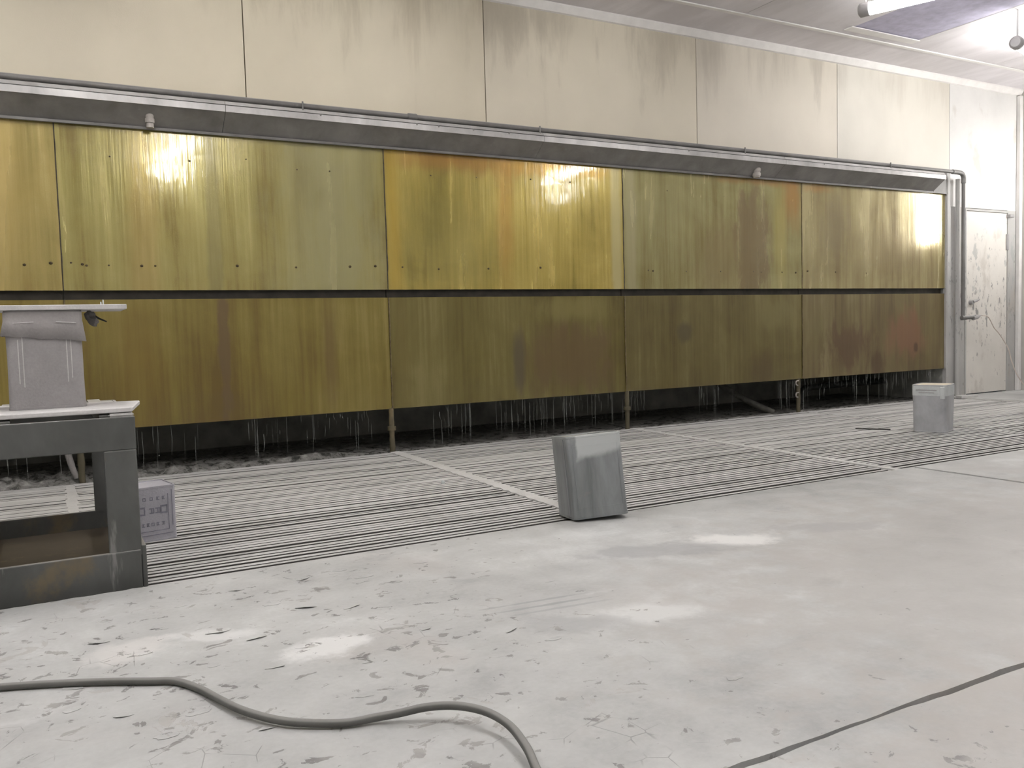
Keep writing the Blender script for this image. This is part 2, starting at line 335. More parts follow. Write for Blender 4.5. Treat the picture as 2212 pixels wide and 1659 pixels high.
# lifted flakes of floor paint
def flake_mesh(seed):
    rnd = random.Random(seed); bm = bmesh.new(); n = 11; L = rnd.uniform(.6, 1.0); W = rnd.uniform(.22, .5)
    top = []
    for i in range(n):
        a = 2*math.pi*i/n; k = rnd.uniform(.65, 1.15); x, y = math.cos(a)*L*k, math.sin(a)*W*k
        top.append((x, y, 0.02+0.16*max(0, y/W)**2+0.03*rnd.random()))
    A = [bm.verts.new(p) for p in top]; B = [bm.verts.new((x, y, z-0.025)) for x, y, z in top]
    c = bm.verts.new((0, 0, 0.03)); d = bm.verts.new((0, 0, 0.005))
    for i in range(n):
        j = (i+1) % n; bm.faces.new((A[i], A[j], c)); bm.faces.new((B[j], B[i], d)); bm.faces.new((A[j], A[i], B[i], B[j]))
    return mesh('paint_flake', bm, M_conc)
fm = [flake_mesh(40+i) for i in range(6)]
spots = [(0.42,2.62,.05),(0.50,2.50,.045),(0.20,2.55,.045),(0.03,2.40,.05),(0.27,2.75,.035),(0.10,2.72,.05),(0.62,2.80,.045),(0.70,2.70,.05),(0.98,2.92,.05),(1.05,2.80,.04),(0.83,2.62,.04),(0.78,3.02,.05),(0.55,3.02,.035),(0.93,3.05,.04),(1.22,2.98,.035),(0.36,2.35,.03),(0.50,2.25,.035),(0.12,2.15,.04),(0.28,2.08,.045),(0.20,1.98,.04),(0.40,1.90,.03),(0.02,2.25,.035),(0.64,1.95,.03),(0.72,2.15,.025),(0.95,2.30,.03),(1.15,2.15,.04),(1.22,2.02,.035),(0.60,2.36,.04),(0.86,2.46,.03),(1.35,2.75,.03),(0.36,2.95,.035),(0.14,2.92,.03),(1.5,2.5,.03),(1.40,1.9,.025),(1.45,1.55,.03)]
for i, (x, y, s) in enumerate(spots):
    o = obj('paint_flake', fm[i % 6], None, floor, (x, y, 0.0005), (0, 0, random.uniform(-.5, .5)+(math.pi if random.random() < .3 else 0))); o.scale = (s, s, s*0.55)

pit = bmesh.new()
for x0, x1, y0, y1, z0, z1 in ((-4.5, 8.74, GF-0.05, 7.4, -0.55, -0.5), (-4.5, 8.74, GF-0.06, GF-0.012, -0.5, -0.034), (-4.5, 8.74, 7.35, 7.4, -0.5, 2.2), (8.67, 8.74, YW+0.03, 7.4, -0.5, 2.2), (8.72, 8.738, GF, YW+0.02, -0.5, -0.034), (-4.5, -4.45, GF, 7.4, -0.5, 2.2), (-4.5, 8.74, YW+0.06, 7.4, 2.2, 2.24)):
    box(pit, x0, x1, y0, y1, z0, z1)
struct(obj('pit', pit, M_cav), 'black drained pit under the grating and behind the wet panels', 'pit')

wall = struct(empty('wall_back', (0, YW, 0)), 'beige wall above the long trough with run-down soot stains', 'wall')
seams = [-4.5, -0.55, 1.302, 3.10, 5.197, 6.985, 8.732]
bases = [((0.66,0.60,0.47),(0.42,0.37,0.28),0.35),((0.66,0.60,0.47),(0.42,0.37,0.28),0.35),((0.66,0.60,0.47),(0.40,0.35,0.26),0.65),((0.66,0.605,0.49),(0.38,0.34,0.27),0.62),((0.65,0.60,0.51),(0.42,0.38,0.32),0.62),((0.64,0.61,0.54),(0.46,0.42,0.36),0.5)]
for i in range(6):
    b, s, a = bases[i]
    obj('wall_panel', bbox(seams[i]+0.004, seams[i+1]-0.004, 0.0, 0.05, 2.24, ZC), wall_mat('wall_paint', b, s, 3.1*i, a), wall)
obj('wall_core', bbox(-4.5, 8.74, 0.03, 0.10, 2.24, ZC), plain('joint_dirt', (0.16, 0.14, 0.11), 0.8), wall)
M_white = dirty_white('end_wall_paint', (0.70, 0.69, 0.67), 1.0, 0.5)
M_col = dirty_white('end_column_paint', (0.46, 0.455, 0.44), 6.0, 0.8)
obj('wall_panel', bbox(8.736, 10.02, 0.0, 0.05, 2.07, ZC), M_white, wall)
obj('wall_panel', bbox(8.672, 9.005, -0.012, 0.05, 0.0, 2.07), M_col, wall)
obj('wall_panel', bbox(8.672, 8.732, -0.012, 0.05, 2.07, 2.44), M_col, wall)
obj('wall_panel', bbox(9.785, 10.02, 0.0, 0.05, 0.0, 2.07), M_col, wall)

M_side = plain('side_wall_paint', (0.48, 0.465, 0.44), 0.6, 0, 0.06, 2)
struct(obj('wall_right', bbox(10.0, 10.1, -3.6, YW+0.05, -0.1, ZC), M_side), 'pale wall closing the booth at the far end', 'wall')
struct(obj('wall_left', bbox(-4.6, -4.5, -3.6, YW+0.05, -0.1, ZC), M_side), 'pale wall at the near end of the booth', 'wall')
struct(obj('wall_front', bbox(-4.6, 10.1, -3.7, -3.6, -0.1, ZC), M_side), 'pale wall facing the wet panels', 'wall')

# ceiling with one recessed filter bay in view
HX0, HX1, HY0, HY1 = 6.42, 7.30, 2.2, 5.28
ceil = struct(empty('ceiling', (0, 0, ZC)), 'off-white ceiling sheets with a lilac recessed bay', 'ceiling')
for x0, x1, y0, y1 in ((-4.6, 3.05, -3.7, 5.45), (3.055, 5.30, -3.7, 5.45), (5.305, HX0, -3.7, 5.45), (HX0+0.001, HX1, -3.7, HY0), (HX0+0.001, HX1, HY1, 5.45), (HX1+0.001, 8.735, -3.7, 5.45), (8.74, 10.1, -3.7, 5.45), (-4.6, 10.1, 5.452, 6.05)):
    obj('ceiling_sheet', bbox(x0, x1, y0, y1, 0.0, 0.06), M_ceil, ceil)
bm = bmesh.new()
box(bm, HX0-0.02, HX0, HY0, HY1, 0.002, 0.09); box(bm, HX1, HX1+0.02, HY0, HY1, 0.002, 0.09); box(bm, HX0, HX1, HY1, HY1+0.02, 0.002, 0.09); box(bm, HX0, HX1, HY0-0.02, HY0, 0.002, 0.09)
obj('bay_frame', bm, M_trim, ceil)
obj('filter_mat', bbox(HX0, HX1, HY0, HY1, 0.006, 0.03), M_filter, ceil)
obj('bay_ledge', bbox(HX0-0.03, HX1+0.005, HY1-0.015, HY1+0.075, -0.010, -0.001), M_trim, ceil)
struct(obj('trim_1', prism_x([(YW, 3.375), (YW-0.02, 3.38), (YW-0.05, 3.425), (YW-0.05, ZC), (YW, ZC)], -4.5, 10.0), M_trim), 'white sealed cove strip where wall meets ceiling', 'trim')
struct(obj('trim_2', bbox(-4.5, 10.0, 5.43, 5.475, ZC-0.012, ZC-0.001, 0.003, 1), M_trim), 'narrow white cover strip running along the ceiling', 'trim')
struct(obj('trim_3', bbox(9.945, 9.998, YW-0.05, YW-0.002, 0.0, 3.37, 0.006, 1), M_trim), 'white sealed corner strip at the far end of the wall', 'trim')

# door
door = struct(empty('door_1', (9.39, YW, 0)), 'narrow scuffed off-white steel door beside the grey standpipe', 'door')
obj('door_leaf', bbox(-0.375, 0.375, -0.012, 0.03, 0.012, 2.035, 0.004, 1), dirty_white('door_paint', (0.74, 0.71, 0.66), 11.0, 0.9), door)
bm = bmesh.new(); box(bm, -0.40, -0.378, -0.02, 0.04, 0, 2.06); box(bm, 0.378, 0.40, -0.02, 0.04, 0, 2.06); box(bm, -0.378, 0.378, -0.02, 0.04, 2.038, 2.06)
obj('door_frame', bm, M_col, door)
hd = obj('door_handle', tb([(-0.30, -0.012, 1.03), (-0.30, -0.05, 1.03)], [0.030, 0.024], 14), M_cap, door)
obj('lever', tb([(-0.30, -0.045, 1.035), (-0.25, -0.05, 1.045), (-0.20, -0.05, 1.06)], [0.016, 0.014, 0.011], 10), M_cap, hd)
obj('hinge', bbox(0.352, 0.388, -0.03, -0.01, 1.62, 1.80, 0.004, 1), M_cap, door)
obj('door_closer', bbox(0.36, 0.44, -0.06, -0.012, 1.985, 2.02, 0.005, 1), M_cap, door)

# ------------------------------------------------------------------ wet panels
curtain = tag(empty('water_curtain_wall', (4.3, YW, 0)), 'long two-tier wall of wet golden stained panels under the trough', 'booth wall')
XS = [-2.0, 0.150, 2.252, 4.372, 6.485, 8.665]
OL, GOLD, TAN, GREY, BR, RUST = (0.205,0.175,0.055), (0.36,0.25,0.055), (0.40,0.29,0.115), (0.34,0.31,0.185), (0.20,0.135,0.060), (0.40,0.19,0.035)
def st(*c): return [(0.39, c[0]), (0.46, c[1]), (0.53, c[2]), (0.61, c[3])]
upm = [
 (st((0.340,0.250,0.065), (0.408,0.329,0.098), (0.477,0.374,0.122), (0.567,0.454,0.168)), [(-0.15,0.16,1.9,0.9,(0.567,0.420,0.140),0.6,0.9,0.6)]),  # left patch paints the warm lamp sheen into the sheet colour
 (st((0.259,0.200,0.048), (0.353,0.294,0.082), (0.400,0.348,0.110), (0.494,0.424,0.154)), [(1.85,0.42,1.7,1.2,(0.388,0.360,0.174),0.85,0.9,0.8), (1.05,0.05,1.5,1.0,(0.200,0.171,0.058),0.5,0.5,0.6), (0.62,0.10,1.5,1.0,(0.424,0.294,0.087),0.5,0.8,0.5)]),
 (st((0.293,0.227,0.042), (0.425,0.329,0.066), (0.512,0.395,0.090), (0.644,0.498,0.132)), [(2.85,0.62,2.16,0.10,RUST,0.8,0.9,1.2), (3.75,0.55,2.15,0.06,(0.585,0.322,0.037),0.7,0.9,1.2), (2.75,0.45,1.6,0.5,(0.293,0.256,0.066),0.55,0.8,0.8), (3.24,0.08,1.8,0.6,(0.526,0.293,0.060),0.6,0.8,0.6), (2.31,0.06,1.7,0.9,(0.585,0.395,0.060),0.6,0.9,0.6), (4.30,0.06,1.7,1.0,(0.556,0.483,0.228),0.8,0.5,0.4)]),
 (st((0.238,0.194,0.053), (0.302,0.265,0.097), (0.356,0.319,0.129), (0.432,0.378,0.160)), [(4.45,0.07,1.7,1.0,(0.432,0.389,0.204),0.7,0.6,0.4), (5.86,0.22,1.60,0.55,BR,0.75,0.35,1.1), (5.45,0.30,1.45,0.40,(0.248,0.178,0.066),0.6,0.6,1.0), (6.36,0.13,2.08,0.30,RUST,0.75,0.9,0.8), (6.2,0.09,1.7,0.5,(0.454,0.378,0.106),0.5,0.7,0.5), (5.9,0.6,2.18,0.04,RUST,0.6,0.9,1.2)]),
 (st((0.229,0.174,0.066), (0.309,0.249,0.102), (0.369,0.309,0.134), (0.428,0.369,0.175)), [(6.95,0.20,1.8,0.36,(0.249,0.200,0.098),0.7,0.7,1.2), (7.7,0.55,1.55,0.25,(0.239,0.180,0.070),0.6,0.8,1.2), (6.7,0.22,2.16,0.05,RUST,0.55,0.9,1.2)])]
lom = [
 (st((0.160,0.110,0.021), (0.210,0.155,0.030), (0.250,0.190,0.043), (0.300,0.235,0.064)), []),
 (st((0.134,0.088,0.016), (0.172,0.126,0.023), (0.206,0.160,0.032), (0.252,0.202,0.054)), [(1.085,0.045,0.75,0.5,(0.130,0.084,0.036),0.85,0.35,1.2), (1.80,0.06,0.75,0.4,(0.143,0.092,0.029),0.6,0.8,0.8), (0.55,0.16,0.75,0.5,(0.185,0.118,0.018),0.5,0.9,0.8)]),
 (st((0.108,0.080,0.018), (0.140,0.112,0.026), (0.164,0.134,0.035), (0.216,0.180,0.061)), [(3.86,0.44,0.62,0.30,(0.132,0.086,0.033),0.8,0.5,1.4), (3.33,0.055,0.62,0.26,(0.100,0.080,0.042),0.85,0.6,0.6), (3.85,0.42,1.03,0.10,(0.224,0.188,0.058),0.6,0.8,1.4), (2.35,0.06,0.75,0.5,(0.168,0.128,0.034),0.4,0.8,0.5)]),
 (st((0.091,0.066,0.018), (0.119,0.092,0.025), (0.140,0.112,0.033), (0.182,0.150,0.054)), [(5.02,0.10,0.80,0.09,(0.084,0.066,0.027),0.8,0.5,0.8), (6.15,0.25,0.95,0.16,(0.189,0.161,0.059),0.6,0.8,1.6), (5.95,0.22,0.45,0.16,(0.091,0.059,0.021),0.6,0.8,1.2)]),
 (st((0.109,0.078,0.033), (0.140,0.105,0.043), (0.164,0.129,0.053), (0.218,0.179,0.083)), [(7.15,0.40,0.60,0.22,(0.105,0.062,0.030),0.8,0.5,1.8), (8.02,0.30,0.68,0.26,(0.203,0.105,0.056),0.8,0.6,1.4), (8.18,0.035,0.56,0.05,(0.070,0.043,0.023),0.8,0.5,0.8), (7.55,0.14,0.42,0.12,(0.086,0.051,0.023),0.7,0.6,1.4), (6.7,0.16,0.75,0.25,(0.156,0.129,0.046),0.6,0.8,1.0)])]
def sheet(x0, x1, z0, z1, th, seed):
    """slightly buckled sheet, front face gridded"""
    bm = bmesh.new(); nx, nz = 26, 14; g = []
    for j in range(nz+1):
        row = []
        for i in range(nx+1):
            x = x0+(x1-x0)*i/nx; z = z0+(z1-z0)*j/nz
            e = min(i, nx-i, 4)/4*min(j, nz-j, 3)/3
            row.append(bm.verts.new((x, -0.006*e*mnoise.noise(Vector((x*1.9+seed, z*0.8, seed))), z)))
        g.append(row)
    for j in range(nz):
        for i in range(nx): bm.faces.new((g[j][i], g[j][i+1], g[j+1][i+1], g[j+1][i])).smooth = True
    box(bm, x0, x1, 0.001, th, z0, z1)
    return bm
bolt_me = mesh('bolt', tube(bmesh.new(), [(0, 0.004, 0), (0, -0.004, 0), (0, -0.008, 0)], [0.011, 0.011, 0.006], 8), M_bolt)
bx = {0: [-0.05, 0.09], 1: [0.20, 0.262, 0.285, 0.41, 0.60, 0.68, 1.19, 1.585, 1.97, 2.16], 2: [2.37, 2.66, 3.08, 3.55], 3: [4.63, 4.68, 5.05, 5.45, 5.85, 5.95, 6.22, 6.40], 4: [6.56, 6.95, 7.4]}
tx = {1: [0.45, 0.92, 1.28, 1.62, 1.85], 2: [2.62, 3.0, 3.48, 3.85], 3: [4.85, 5.50, 5.72], 4: []}
ends = []
for i in range(5):
    cx = (XS[i]+XS[i+1])/2; hw = (XS[i+1]-XS[i])/2-0.0035
    m = panel_mat('upper_sheet_stain_sheen', upm[i][0], cx, upm[i][1], seed=i*4.3+1, rough=(0.14, 0.30))
    pu = obj('upper_panel', sheet(-hw, hw, 1.187, 2.205, 0.006, i*3.3), m, curtain, (cx-4.3, 0, 0))
    for x in bx.get(i, []):
        b = obj('bolt', bolt_me, None, pu, (x-cx, 0, 1.352+random.uniform(-.012, .008))); s = random.uniform(.4, .85); b.scale = (s*1.2, s, s)
    for x in tx.get(i, []):
        b = obj('bolt', bolt_me, None, pu, (x-cx, 0, 2.03+random.uniform(-.03, .03))); s = random.uniform(.35, .6); b.scale = (s*1.2, s, s)
    m = panel_mat('lower_sheet_stain', lom[i][0], cx, lom[i][1], seed=i*5.1+20, rough=(0.38, 0.58), metal=0.12, coat=0.2)
    obj('lower_panel', sheet(-hw, hw, 0.315, 1.130, 0.006, i*2.7+9), m, curtain, (cx-4.3, 0.004, 0))
    obj('slot_channel', bbox(-hw, hw, 0.05, 0.065, 1.05, 1.27), M_slotm, curtain, (cx-4.3, 0, 0))
obj('backing_frame', bbox(-6.3, 4.365, 0.012, 0.03, 1.19, 2.2), M_dark, curtain)
obj('backing_frame', bbox(-6.3, 4.365, 0.015, 0.03, 0.33, 1.12), M_dark, curtain)
# dirty sealant in the sheet joints
def caulk(x, z0, z1, seed, r=0.0045):
    pts = []; n = 26
    for i in range(n+1):
        z = z0+(z1-z0)*i/n; pts.append((x-4.3+0.004*mnoise.noise(Vector((z*9, seed, 0))), -0.002, z))
    rr = [r*(0.7+0.9*abs(mnoise.noise(Vector((i*0.9, seed, 4))))) for i in range(n+1)]
    return tb(pts, rr, 6)
M_caulk = plain('black_joint_grime', (0.055, 0.045, 0.028), 0.6, 0, 0.5, 40)
M_caulk2 = plain('brown_joint_grime', (0.15, 0.11, 0.05), 0.5, 0, 0.5, 40)
for i, x in enumerate(XS[1:5]):
    obj('joint_seal', caulk(x, 1.19, 2.2, i*2.2+1), M_caulk if i != 3 else M_caulk2, curtain)
    obj('joint_seal', caulk(x, 0.32, 1.128, i*2.2+6, 0.005), M_caulk2, curtain)
obj('end_strip', bbox(8.658-4.3, 8.671-4.3, -0.016, 0.02, 0.315, 2.42), M_col, curtain)
# posts under the lower sheets
M_post = steel('grimy_post', (0.10, 0.085, 0.05), (0.30, 0.28, 0.22), 0.4, 0.6, 0.6, 14, 0.0)
for k, x in enumerate((-1.95, 0.19, 2.245, 4.385, 6.435)):
    bm = bmesh.new(); n = 12
    pts = [(x-4.3+0.003*mnoise.noise(Vector((i*.6, k, 0))), 0.012, -0.03+0.35*i/n) for i in range(n+1)]
    tube(bm, pts, [0.021*(0.9+0.35*abs(mnoise.noise(Vector((i*.7, k*3, 2))))) for i in range(n+1)], 8)
    p = obj('post', bm, M_post, curtain)
    if k in (2, 3): obj('post_clamp', tb([(x-4.3, 0.012, 0.155), (x-4.3, 0.012, 0.185)], 0.031, 10), M_post, p)
    if k == 4:
        for z in (0.30, 0.185): obj('hook', tb(spline([(x-4.3-0.02, -0.012, z), (x-4.3-0.055, -0.015, z-0.005), (x-4.3-0.058, -0.015, z-0.035), (x-4.3-0.03, -0.012, z-0.045)], 4), 0.006, 6), M_pvc, p)

# pipes, water and foam seen in the gap under the panels
tag(obj('drain_pipe', tb(spline([(6.32, 6.16, -0.02), (6.15, 6.35, 0.10), (5.95, 6.6, 0.30), (5.75, 6.85, 0.55)], 6), 0.032, 12), plain('scaled_pipe', (0.12, 0.115, 0.10), 0.6, 0, 0.5, 25, 0.4)), 'scaled diagonal pipe in the dark gap beside the hooked post', 'pipe')
bm = bmesh.new(); tube(bm, spline([(7.25, 6.7, -0.1), (7.27, 6.7, 0.05), (7.35, 6.7, 0.13), (7.6, 6.7, 0.145), (8.3, 6.7, 0.15), (8.66, 6.7, 0.15)], 6), 0.035, 12)
tag(obj('suction_pipe', bm, plain('dim_pipe', (0.055, 0.058, 0.058), 0.5, 0, 0.4, 20, 0.2)), 'dim grey bent pipe deep in the gap behind the far can', 'pipe')
tag(obj('drip_hose', tb(spline([(0.10, 6.05, 0.30), (0.12, 6.06, 0.18), (0.145, 6.06, 0.07), (0.165, 6.05, 0.01)], 6), [0.022]*3+[0.020]*8+[0.018]*4+[0.016]*4, 9), dusty('limescale', (0.36, 0.34, 0.33), 3)), 'crusted whitish pipe hanging beside the post behind the bench', 'pipe')
bm = bmesh.new(); nx, ny = 220, 26; vs = []
for j in range(ny+1):
    row = []
    for i in range(nx+1):
        x = -2.5+11.15*i/nx; y = YW+0.015+1.38*j/ny
        fo = max(0.0, 1-(j/ny)*1.1); n1 = mnoise.fractal(Vector((x*5, y*7, 0)), 1.0, 2.0, 5); amp = 0.012+0.055*max(0, min(1, (2.8-x)/2.4))
        row.append(bm.verts.new((x, y, -0.030+fo*amp*(0.9+1.1*n1)*min(1, j*0.5))))
    vs.append(row)
for j in range(ny):
    for i in range(nx): bm.faces.new((vs[j][i], vs[j][i+1], vs[j+1][i+1], vs[j+1][i])).smooth = True
tag(obj('tank_water', bm, M_water), 'grey foaming water lapping along the tank under the panels', 'water', kind='stuff')
bm = bmesh.new(); rnd = random.Random(3)
for i in range(420):
    x = rnd.uniform(-0.5, 8.6)
    if mnoise.noise(Vector((x*2.3, 1.7, 0))) < -0.25: continue
    L = rnd.choice((0.03, 0.05, 0.08, 0.12, 0.2, 0.3)); ww = rnd.uniform(0.0006, 0.0024)*(1 if rnd.random() < .8 else 2); y = YW+0.012+rnd.uniform(0, 0.01); z0 = 0.316-(rnd.uniform(0, 0.12) if rnd.random() < .5 else 0)
    tube(bm, [(x, y, z0), (x+rnd.uniform(-.004, .004), y, z0-L*0.5), (x+rnd.uniform(-.006, .006), y, max(-0.04, z0-L))], [ww*0.6, ww, ww*0.3], 5)
tag(obj('dripping_water', bm, M_drip), 'thin streaks of water dripping off the lower panel edge', 'water', kind='stuff')

# ------------------------------------------------------------------ trough, pipes
trough = tag(empty('overflow_trough', (4.0, YW-0.014, 2.2)), 'long grey steel overflow trough above the wet panels', 'trough')
prof = [(0.0, 0.198), (-0.128, 0.183), (-0.145, 0.156), (-0.152, 0.117), (-0.012, 0.012), (-0.012, -0.006), (0.0, -0.006)]
lip = [(-0.129, 0.1845), (-0.138, 0.1865), (-0.153, 0.1615), (-0.146, 0.1595)]; lip2 = [(-0.152, 0.155), (-0.161, 0.155), (-0.161, 0.115), (-0.1525, 0.1155)]
tx_ = [-2.2, 1.13, 3.51, 6.1, 8.425]
for a, b in zip(tx_, tx_[1:]): obj('trough_section', prism_x(prof, a-4.0+0.0012, b-4.0-0.0012), M_trough, trough)
for a, b in zip(tx_, tx_[1:]):
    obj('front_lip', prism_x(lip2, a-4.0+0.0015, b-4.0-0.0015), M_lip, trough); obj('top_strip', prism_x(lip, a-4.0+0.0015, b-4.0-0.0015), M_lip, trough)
obj('lip_rim', bbox(-6.2, 4.425, -0.160, -0.153, 0.1555, 0.1605), M_dark, trough)
obj('bottom_flange', bbox(-6.2, 4.66, -0.022, -0.013, -0.006, 0.009), M_pipe, trough)
obj('end_plate', bbox(4.43, 4.65, -0.015, 0.0, 0.0, 0.23), M_pipe, trough)
for x in (2.45, 2.62, 2.9, 3.2, 4.95, 6.6, 1.75): obj('rivet', tb([(x-4.0, -0.158, 0.152), (x-4.0, -0.167, 0.150)], [0.007, 0.005], 8), M_trough, trough)
stain = bmesh.new()

PY, PZ = YW-0.125, 2.413
wp = tag(empty('water_pipe', (4.0, PY, PZ)), 'long grey water pipe above the trough bending down beside the door', 'pipe')
k = PZ-0.86
obj('main_pipe', tb([(-6.4, 0, 0), (4.62, 0, 0)], 0.019, 14), M_pipe, wp)
ex = 8.79-4.0
obj('elbow', tb(spline([(4.60, 0, 0), (ex-0.10, 0.0, 0), (ex-0.03, 0, -0.01), (ex, 0, -0.05), (ex, 0, -0.11)], 6), 0.0245, 14), M_pipe, wp)
obj('down_pipe', tb([(ex, 0, -0.08), (ex, 0, -k)], 0.019, 14), M_pipe, wp)
obj('coupling', tb([(2.40-4.0, 0, 0), (2.405-4.0, 0, 0), (2.465-4.0, 0, 0), (2.47-4.0, 0, 0)], [0.022, 0.026, 0.026, 0.022], 14), M_pipe, wp)
vl = obj('tap', tb([(ex-0.02, 0, -k), (ex+0.03, -0.01, -k), (ex+0.12, -0.03, -k+0.005), (ex+0.17, -0.03, -k+0.02)], [0.026, 0.024, 0.017, 0.014], 12), M_pipe, wp)
obj('tap_lever', tb([(ex+0.13, -0.03, -k-0.005), (ex+0.20, -0.035, -k+0.004), (ex+0.25, -0.035, -k+0.02)], [0.026, 0.022, 0.010], 10), M_cap, vl)
for x in (1.62, 3.47, 5.60, 7.56):
    br = obj('pipe_bracket', bbox(-0.022, 0.022, -0.004, 0.012, -0.055, -0.012, 0.003, 1), M_pipe, wp, (x-4.0, 0.0, 0))
    obj('bracket_bolt', tb([(0.016, -0.028, -0.035), (0.016, -0.028, 0.022)], 0.006, 8), M_pipe, br)
for x in (1.24, 0.1, 2.05): obj('glint_streak', tb([(x-4.0-0.04, -0.035, -0.046), (x-4.0, -0.037, -0.046), (x-4.0+0.05, -0.035, -0.047)], [0.001, 0.004, 0.001], 6), M_spray, wp)  # white streaks paint glints along the trough's top strip
tag(obj('cover_pipe', tb([(8.815, YW-0.045, 0.0), (8.815, YW-0.045, 2.36)], 0.024, 12), M_col), 'pale vertical conduit between the wet wall and the door', 'pipe')

def elbow(x, label, bent):
    y0 = -0.061
    if bent:
        o = obj('overflow_elbow', tb(spline([(0, 0, -0.01), (0, 0, 0.04), (-0.005, -0.004, 0.075), (-0.035, -0.008, 0.098), (-0.075, -0.01, 0.095)], 5), [0.030]*6+[0.036]*8+[0.033]*7, 14), M_pvc, trough, (x-4.0, y0, 0.005), label=label)
        obj('collar', tb([(0, 0, 0.0), (0, 0, 0.03)], 0.036, 14), M_pvc, o)
    else:
        o = obj('overflow_elbow', tb(spline([(0, -0.01, -0.012), (0, -0.01, 0.05), (0, -0.008, 0.09), (0, 0.012, 0.105)], 5), [0.023]*6+[0.027]*6+[0.022]*4, 14), M_pvc, trough, (x-4.0, y0, 0.005), label=label)
        obj('collar', tb([(0, -0.01, 0.018), (0, -0.01, 0.045)], 0.0285, 14), M_pvc, o)
elbow(0.684, 'upright whitish plastic fitting', False)
elbow(5.83, 'curved whitish plastic elbow', True)
tag(obj('thin_hose', tb(spline([(9.10, 5.80, 0.88), (9.22, 5.80, 0.86), (9.36, 5.82, 0.74), (9.50, 5.84, 0.66), (9.64, 5.83, 0.50), (9.70, 5.82, 0.34), (9.78, 5.80, 0.18), (9.90, 5.77, 0.06), (9.96, 5.6, 0.006)], 6), 0.006, 8), plain('pale_hose', (0.62, 0.55, 0.50), 0.5)), 'thin pale hose drooping from the tap across the door', 'hose')

# ------------------------------------------------------------------ grating
GX = [-2.2, 0.115, 2.245, 4.40, 6.47, 8.70]
glab = ['powder-covered floor grating section under the steel bench', 'dusty floor grating section between the bench and the raised bar', 'dusty floor grating section behind the tilted can', 'clogged floor grating section right of the tilted can', 'clogged floor grating section at the far end by the door']
slat_me = mesh('slat', bbox(-0.5, 0.5, -0.5, 0.5, -1, 0), M_slat)
rx = math.atan2(0.018, GB-GF)
PITCHY = 0.0475
for s in range(5):
    x0, x1 = GX[s]+0.028, GX[s+1]-0.028; L = x1-x0; cx = (x0+x1)/2; rnd = random.Random(50+s)
    g = tag(empty('floor_grating', (cx, GF, -0.022), (rx, 0, 0)), glab[s], 'floor grating', 'slatted floor gratings')
    y = 0.014; n = 0
    while y < GB-GF-0.03:
        back = min(1, max(0, (y-0.55)/1.3)); clog = {0: 0.9, 1: 0.75, 2: 0.75, 3: 0.95, 4: 1.0}[s]
        gap = 0.0180-0.0155*back*clog+rnd.uniform(-.002, .002)
        if rnd.random() < 0.10: gap += 0.005
        if s == 1 and abs(y-0.80) < 0.025: gap = 0.034
        if s == 1 and (abs(y-0.33) < 0.022 or abs(y-0.19) < 0.02): gap = 0.022
        wd = PITCHY-gap
        o = obj('slat', slat_me, None, g, (rnd.uniform(-.006, .006), y+wd/2, rnd.uniform(-.0025, .0015)), (rnd.uniform(-.03, .03), 0, rnd.uniform(-.0007, .0007)))
        o.scale = (L+rnd.uniform(-.01, .012), wd, 0.03)
        y += PITCHY; n += 1
    obj('bearer', bbox(-L/2, -L/2+0.05, 0.0, GB-GF-0.03, -0.09, -0.031), M_dark, g); obj('bearer', bbox(L/2-0.05, L/2, 0.0, GB-GF-0.03, -0.09, -0.031), M_dark, g)
    # powder packed between the slats
    bm = bmesh.new(); nx, ny = 60, 46; vs = []
    for j in range(ny+1):
        row = []
        for i in range(nx+1):
            xx = -L/2+L*i/nx; yy = 0.005+(GB-GF-0.045)*j/ny; wx, wy = cx+xx, GF+yy
            b = min(1, max(0, (yy-0.35)/1.5)); nn = mnoise.fractal(Vector((wx*1.7, wy*5.0, s*0.0)), 1.0, 2.0, 4)
            lev = {0: .75, 1: .5, 2: .5, 3: .75, 4: .9}[s]*b+0.42*nn+0.10
            row.append(bm.verts.new((xx, yy, -0.10+0.0975*min(1, max(0, lev*1.75)))))
        vs.append(row)
    for j in range(ny):
        for i in range(nx): bm.faces.new((vs[j][i], vs[j][i+1], vs[j+1][i+1], vs[j+1][i])).smooth = True
    tag(obj('packed_powder', bm, M_fill, g), 'grey paint powder clogging the slots', kind='stuff')
sl = ['pale dusty joint bar across the grating beneath the bench', 'pale zigzag-edged joint bar across the grating left of the tilted can', 'dusty joint bar across the grating meeting the floor joint', 'dust-buried joint bar across the far grating', 'dusty joint bar ending the grating near the door']
for i, x in enumerate(GX[1:]):
    hw = (0.034, 0.036, 0.026, 0.016, 0.02)[i]; rnd = random.Random(i); Lr, Rr = [], []; n = 56
    for k in range(n+1):
        y = 0.0+(GB-GF-0.02)*k/n; z = (0.007 if k % 2 else -0.003) if i != 3 else 0
        Lr.append((-hw-z+rnd.uniform(-.003, .003), y)); Rr.append((hw+z+rnd.uniform(-.003, .003), y))
    bm = prism_z(Lr+Rr[::-1], -0.02, (-0.002, 0.006, 0.006, 0.002, 0.006)[i])
    tag(obj('joint_bar', bm, M_strip, None, (x, GF, -0.022), (rx, 0, 0)), sl[i], 'joint bar', 'joint bars between gratings')

